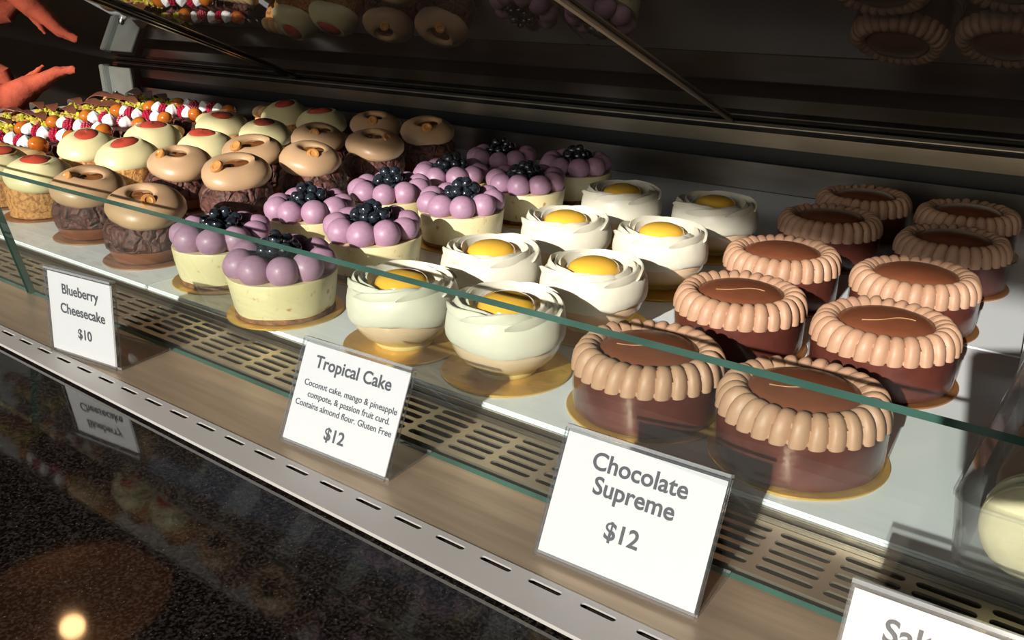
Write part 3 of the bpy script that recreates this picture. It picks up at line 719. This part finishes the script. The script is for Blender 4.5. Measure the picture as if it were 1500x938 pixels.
# ------------------------------------------------------------------ price signs
def text_mesh(s, size, bold=.0):
    cu = bpy.data.curves.new('lettering', 'FONT'); cu.body = s; cu.size = size; cu.align_x = 'CENTER'; cu.align_y = 'CENTER'
    cu.offset = bold * size; cu.extrude = .00004; cu.resolution_u = 4
    o = bpy.data.objects.new('lettering', cu); COL.objects.link(o); bpy.context.view_layer.update()
    me = bpy.data.meshes.new_from_object(o.evaluated_get(bpy.context.evaluated_depsgraph_get()))
    bpy.data.objects.remove(o); me.materials.clear(); me.materials.append(M['ink']); return me
def sign(label, BLp, BRp, lean, H, lines, foot=.040):
    """lines: (text, size as share of height, v centre, u centre)"""
    a = Vector((BLp[0], BLp[1], 0)); b = Vector((BRp[0], BRp[1], 0)); W = (b - a).length
    rz = math.atan2(b.y - a.y, b.x - a.x); mid = (a + b) / 2
    t = thing('sign_holder', label, 'price sign', (mid.x, mid.y, .0004), rz)
    tilt = R(lean)
    fr = bpy.data.objects.new('x', None)
    rot = (PI / 2 - tilt, 0, 0)          # local xy plane of the panel stands up and leans back
    def panel(name, x0, x1, y0, y1, z0, z1, m, bev=0):
        bm = bmesh.new(); box(bm, x0, x1, y0, y1, z0, z1)
        if isinstance(m, list):
            for f in bm.faces:
                f.material_index = 0 if abs(f.normal.z) > .9 or abs((f.calc_center_median().z - (z0 + z1) / 2)) > abs(z1 - z0) * .45 else 1
        return link(name, bm, m, None, smooth=False)
    e = .0012
    objs = [panel('front_sheet', -W / 2, W / 2, 0, H, .0010, .0026, ['acrylic', 'acrylic_edge']),
            panel('back_sheet', -W / 2, W / 2, 0.002, H - .0008, -.0022, -.0006, ['acrylic', 'acrylic_edge']),
            panel('top_bend', -W / 2, W / 2, H, H + .0016, -.0022, .0026, ['acrylic_edge', 'acrylic_edge'])]
    card = panel('price_card', -W / 2 + e, W / 2 - e, .0024, H - .0018, .0000, .0004, 'card'); objs.append(card)
    for o in objs:
        o.parent = t; o.rotation_euler = rot; o.location = (0, 0, .0006)
    for (s, sz, v, u, bold) in lines:
        me = text_mesh(s, sz * H, bold)
        l_ = bpy.data.objects.new('lettering', me); COL.objects.link(l_); l_.parent = card; l_.location = ((u - .5) * W, v * H, .00060)
    f = bx('foot', (-W / 2, W / 2, .0022, foot, 0, .0017), ['acrylic', 'acrylic_edge'], t)
    for p in f.data.polygons: p.material_index = 0 if abs(p.normal.z) > .9 else 1
    bpy.data.objects.remove(fr)
    return t
LN = 27
sign('clear price sign reading Chocolate Supreme, standing before the chocolate cakes', (.398, -.0890), (.4825, -.0860), LN, .0640,
     [('Chocolate', .185, .815, .50, .020), ('Supreme', .185, .640, .50, .020), ('$12', .185, .355, .49, .020)])
sign('clear price sign reading Tropical Cake, standing before the bowl-shaped cakes', (.208, -.0900), (.2935, -.0860), LN - 1, .0640,
     [('Tropical Cake', .165, .815, .50, .020), ('Coconut cake, mango & pineapple', .0835, .605, .52, .01), ('compote, & passion fruit curd.', .0835, .505, .53, .01),
      ('Contains almond flour. Gluten Free', .0835, .405, .50, .01), ('$12', .165, .205, .48, .020)])
sign('clear price sign reading Blueberry Cheesecake, leaning left of the others', (-.041, -.1020), (.0345, -.0935), 6, .0640,
     [('Blueberry', .165, .790, .50, .020), ('Cheesecake', .165, .560, .52, .020), ('$10', .165, .300, .53, .020)], foot=.045)
sign('clear price sign reading Salted, at the bottom right corner of the photo', (.5475, -.1260), (.6325, -.1230), LN, .0640,
     [('Salted', .185, .800, .33, .020)])

# ------------------------------------------------------------------ clear tray of macarons
tr = thing('macaron_tray', 'clear plastic tray at the right edge beside the chocolate cakes', 'tray', (.5625, .003, ZS))
def traym():
    bm = bmesh.new(); W, D, H, o, T = .085, .235, .040, .003, .0007
    def shell(e, z0):
        pr = [(e + .004, z0), (e, z0 + .006), (-o + e, H)]
        rr = []
        for ex, z in pr:
            ring = []
            rad = .010
            for cx, cy, a0 in ((W - ex - rad, D - ex - rad, 0), (ex + rad, D - ex - rad, 90), (ex + rad, ex + rad, 180), (W - ex - rad, ex + rad, 270)):
                for k in range(5):
                    a = R(a0 + 90 * k / 4); ring.append(bm.verts.new((cx + rad * math.cos(a), cy + rad * math.sin(a), z)))
            rr.append(ring)
        n = len(rr[0])
        for i in range(2):
            for k in range(n): bm.faces.new((rr[i][k], rr[i][(k + 1) % n], rr[i + 1][(k + 1) % n], rr[i + 1][k]))
        bm.faces.new(rr[0][::-1]); return rr[-1]
    a = shell(0, 0.0002); b = shell(T, T); n = len(a)
    for k in range(n): bm.faces.new((a[k], a[(k + 1) % n], b[(k + 1) % n], b[k]))
    link('tray_body', bm, 'plastic', tr)
    bm = bmesh.new()
    for zz in (.0398,):
        lp = []
        for cx, cy, a0 in ((W + o - .012, D + o - .012, 0), (-o + .012, D + o - .012, 90), (-o + .012, -o + .012, 180), (W + o - .012, -o + .012, 270)):
            for k in range(5):
                a = R(a0 + 90 * k / 4); lp.append((cx + .012 * math.cos(a), cy + .012 * math.sin(a), zz))
        lp.append(lp[0]); tube(bm, lp, .0012, 6)
    link('tray_rim', bm, 'plastic', tr)
    for y in (.02, .07, .12, .17, .215):
        bm = bmesh.new(); tube(bm, [(-.0035, y, .0385), (-.0005, y, .020), (.002, y, .004)], .0009, 5); link('tray_rib', bm, 'plastic', tr)
    # raised clear lid resting on the tray rim
    bm = bmesh.new()
    q = [(-.002, -.002, .0420), (W + .002, -.002, .0420), (W + .002, D + .002, .0420), (-.002, D + .002, .0420)]
    q2 = [(.008, .008, .058), (W - .008, .008, .058), (W - .008, D - .008, .058), (.008, D - .008, .058)]
    v = [bm.verts.new(p) for p in q]; v2 = [bm.verts.new(p) for p in q2]
    for i in range(4): bm.faces.new((v[i], v[(i + 1) % 4], v2[(i + 1) % 4], v2[i]))
    bm.faces.new(v2); bmesh.ops.bevel(bm, geom=[e for e in bm.edges], offset=.003, segments=3, affect='EDGES'); link('tray_lid', bm, 'plastic', tr)
traym()
def macaron(m, x, y, label, r=.0235):
    t = thing('macaron', label, 'macaron', (x - .010, y - .004, ZS + .0014 + r), 0, None)
    def sh(s):
        bm = bmesh.new()
        lathe(bm, [(r * .93, 0), (r * 1.0, .001), (r * .985, .0035), (r * .93, .0042), (r * .975, .006), (r * .92, .0095), (r * .75, .0125), (r * .45, .0143), (.0005, .0150)], 40,
              fn=lambda p, a, tt: Vector((p.x * (1 + .02 * nz(p, 300) * (1 if tt < .3 else 0)), p.y * (1 + .02 * nz(p, 300) * (1 if tt < .3 else 0)), p.z)))
        o = link('shell', bm, m, t); o.rotation_euler = (PI / 2 * s, 0, 0); o.location = (0, -.0025 * s, 0); return o
    sh(1); sh(-1)
    bm = bmesh.new(); lathe(bm, [(r * .9, -.003), (r * .93, 0), (r * .9, .003)], 32); o = link('filling', bm, 'filling', t); o.rotation_euler = (PI / 2, 0, 0)
for k in range(4):
    macaron(['mac_c', 'mac_b', 'mac_b', 'mac_b'][k], .5625 + .0425 - .002, .003 + .027 + .041 * k,
            ['pale cream macaron standing at the front of the clear tray', 'brown macaron directly behind the pale cream one', 'brown macaron third from the front of the clear tray', 'brown macaron rearmost in the clear tray'][k])
tg = thing('tag_card', 'small white card standing behind the clear tray at the right edge', 'card', (.580, .262, ZS), .1)
o = bx('card', (-.03, .03, -.0004, .0004, 0, .045), 'card', tg); o.rotation_euler = (R(-18), 0, 0)

# ------------------------------------------------------------------ orange fabric beyond the left end
def cloth(name, label, pts, wid, loc):
    t = thing(name, label, 'clothing', loc)
    bm = bmesh.new(); n = len(pts); m_ = 16; T = .008; rows = []
    for i, (p, w_) in enumerate(zip(pts, wid)):
        row = []
        for k in range(m_):
            a = 2 * PI * k / m_
            fold = 1 + .22 * math.sin(3 * a + i * .5) + .1 * nz((i, k, 0), .7)
            row.append(bm.verts.new((p[0] + .35 * w_ * math.sin(a) * fold, p[1] + w_ * .8 * math.cos(a) * fold, p[2] + w_ * math.sin(a) * fold)))
        rows.append(row)
    for i in range(n - 1):
        for k in range(m_): bm.faces.new((rows[i][k], rows[i][(k + 1) % m_], rows[i + 1][(k + 1) % m_], rows[i + 1][k]))
    bm.faces.new(rows[0][::-1]); bm.faces.new(rows[-1])
    return t, link('sleeve', bm, 'orange', t)
def pix(x, y, d):
    v = (CR * (x - 750) / 1304.6 - CU * (y - 469) / 1304.6 + CW); return CP + v * d
def strand(t, pl, rl, m='orange', name='fringe'):
    bm = bmesh.new(); tube(bm, pl, rl, 8); return link(name, bm, m, t)

ctr = pix(20, 130, 2.02)
t2 = thing('orange_shawl', 'crumpled orange fringed fabric just above the left end of the pastries', 'clothing', ctr)
bm = bmesh.new(); tube(bm, [pix(x, y, 2.02) - ctr for x, y in ((-70, 118), (-40, 112), (-12, 112), (8, 116), (20, 126))], [.040, .044, .038, .028, .010], 18)
for v in bm.verts:
    k = nz(v.co, 35); v.co += Vector((.012 * k, .01 * k, .012 * nz(v.co, 22, 4)))
link('fabric_lobe', bm, 'orange', t2)
for pl, rl in ((((-70, 195), (-30, 172), (10, 148), (50, 124), (84, 108), (118, 99)), (.075, .060, .040, .024, .012, .004)), (((-10, 150), (20, 134), (46, 112), (66, 93)), (.014, .012, .009, .003))):
    P_ = []; R_ = []
    for q in range(len(pl) - 1):
        for h in range(8):
            u = h / 8; P_.append((pl[q][0] * (1 - u) + pl[q + 1][0] * u, pl[q][1] * (1 - u) + pl[q + 1][1] * u)); R_.append(rl[q] * (1 - u) + rl[q + 1] * u)
    bm = bmesh.new(); tube(bm, [pix(x, y, 1.98) - ctr for x, y in P_], R_, 20); o = link('fabric_fold', bm, 'orange', t2)
    for v in o.data.vertices: v.co += Vector((.008, .008, .009)) * nz(v.co, 30) + Vector((0, 0, .004)) * nz(v.co, 110)

# ------------------------------------------------------------------ pendant lamp added out of view for the brown glow mirrored in the granite, and the phone that shades the corner
L0 = Vector((-.757, .147, .73))
pl = thing('added_lamp', 'copper pendant lamp added out of view for its glow in the granite', 'lamp', L0)
bm = bmesh.new(); lathe(bm, [(.175, 0), (.173, .03), (.155, .075), (.11, .115), (.05, .135), (.018, .15), (.016, .15), (.05, .131), (.108, .110), (.15, .073), (.170, .03), (.172, .001)], 56, cap0=False, cap1=False)
link('lamp_shade', bm, 'copper', pl)
bm = bmesh.new(); ball(bm, (0, 0, .055), .020, 20, 12); link('bulb', bm, 'bulb', pl)
bm = bmesh.new(); tube(bm, [(0, 0, .06), (0, 0, CZ - L0.z)], .004, 8); link('cord', bm, 'black', pl)

ph = thing('smartphone', 'dark smartphone on a thin stand, just behind the point of view', 'phone', (.70, -.47, ZG))
def cp(a, b, d): return CP + CR * a + CU * b + CW * d - Vector((.70, -.47, ZG))
bm = bmesh.new()
vs = [bm.verts.new(cp(a, b, d)) for d in (-.014, -.022) for b in (-.055, .020) for a in (-.030, .118)]
for f in ((0, 2, 3, 1), (4, 5, 7, 6), (0, 1, 5, 4), (2, 6, 7, 3), (0, 4, 6, 2), (1, 3, 7, 5)): bm.faces.new([vs[i] for i in f])
bmesh.ops.bevel(bm, geom=list(bm.edges), offset=.003, segments=3, affect='EDGES'); link('phone_body', bm, 'phone', ph)
bm = bmesh.new(); tube(bm, [cp(0, 0, -.0135), cp(0, 0, -.0155)], .007, 20); link('lens', bm, 'rail', ph)
bm = bmesh.new(); tube(bm, [cp(.06, -.052, -.019), Vector((.01, .005, .12)), Vector((0, 0, .01))], .004, 10); link('stand_pole', bm, 'rail', ph)
bm = bmesh.new(); lathe(bm, [(.045, 0), (.045, .008), (.01, .020)], 32); link('stand_base', bm, 'rail', ph)
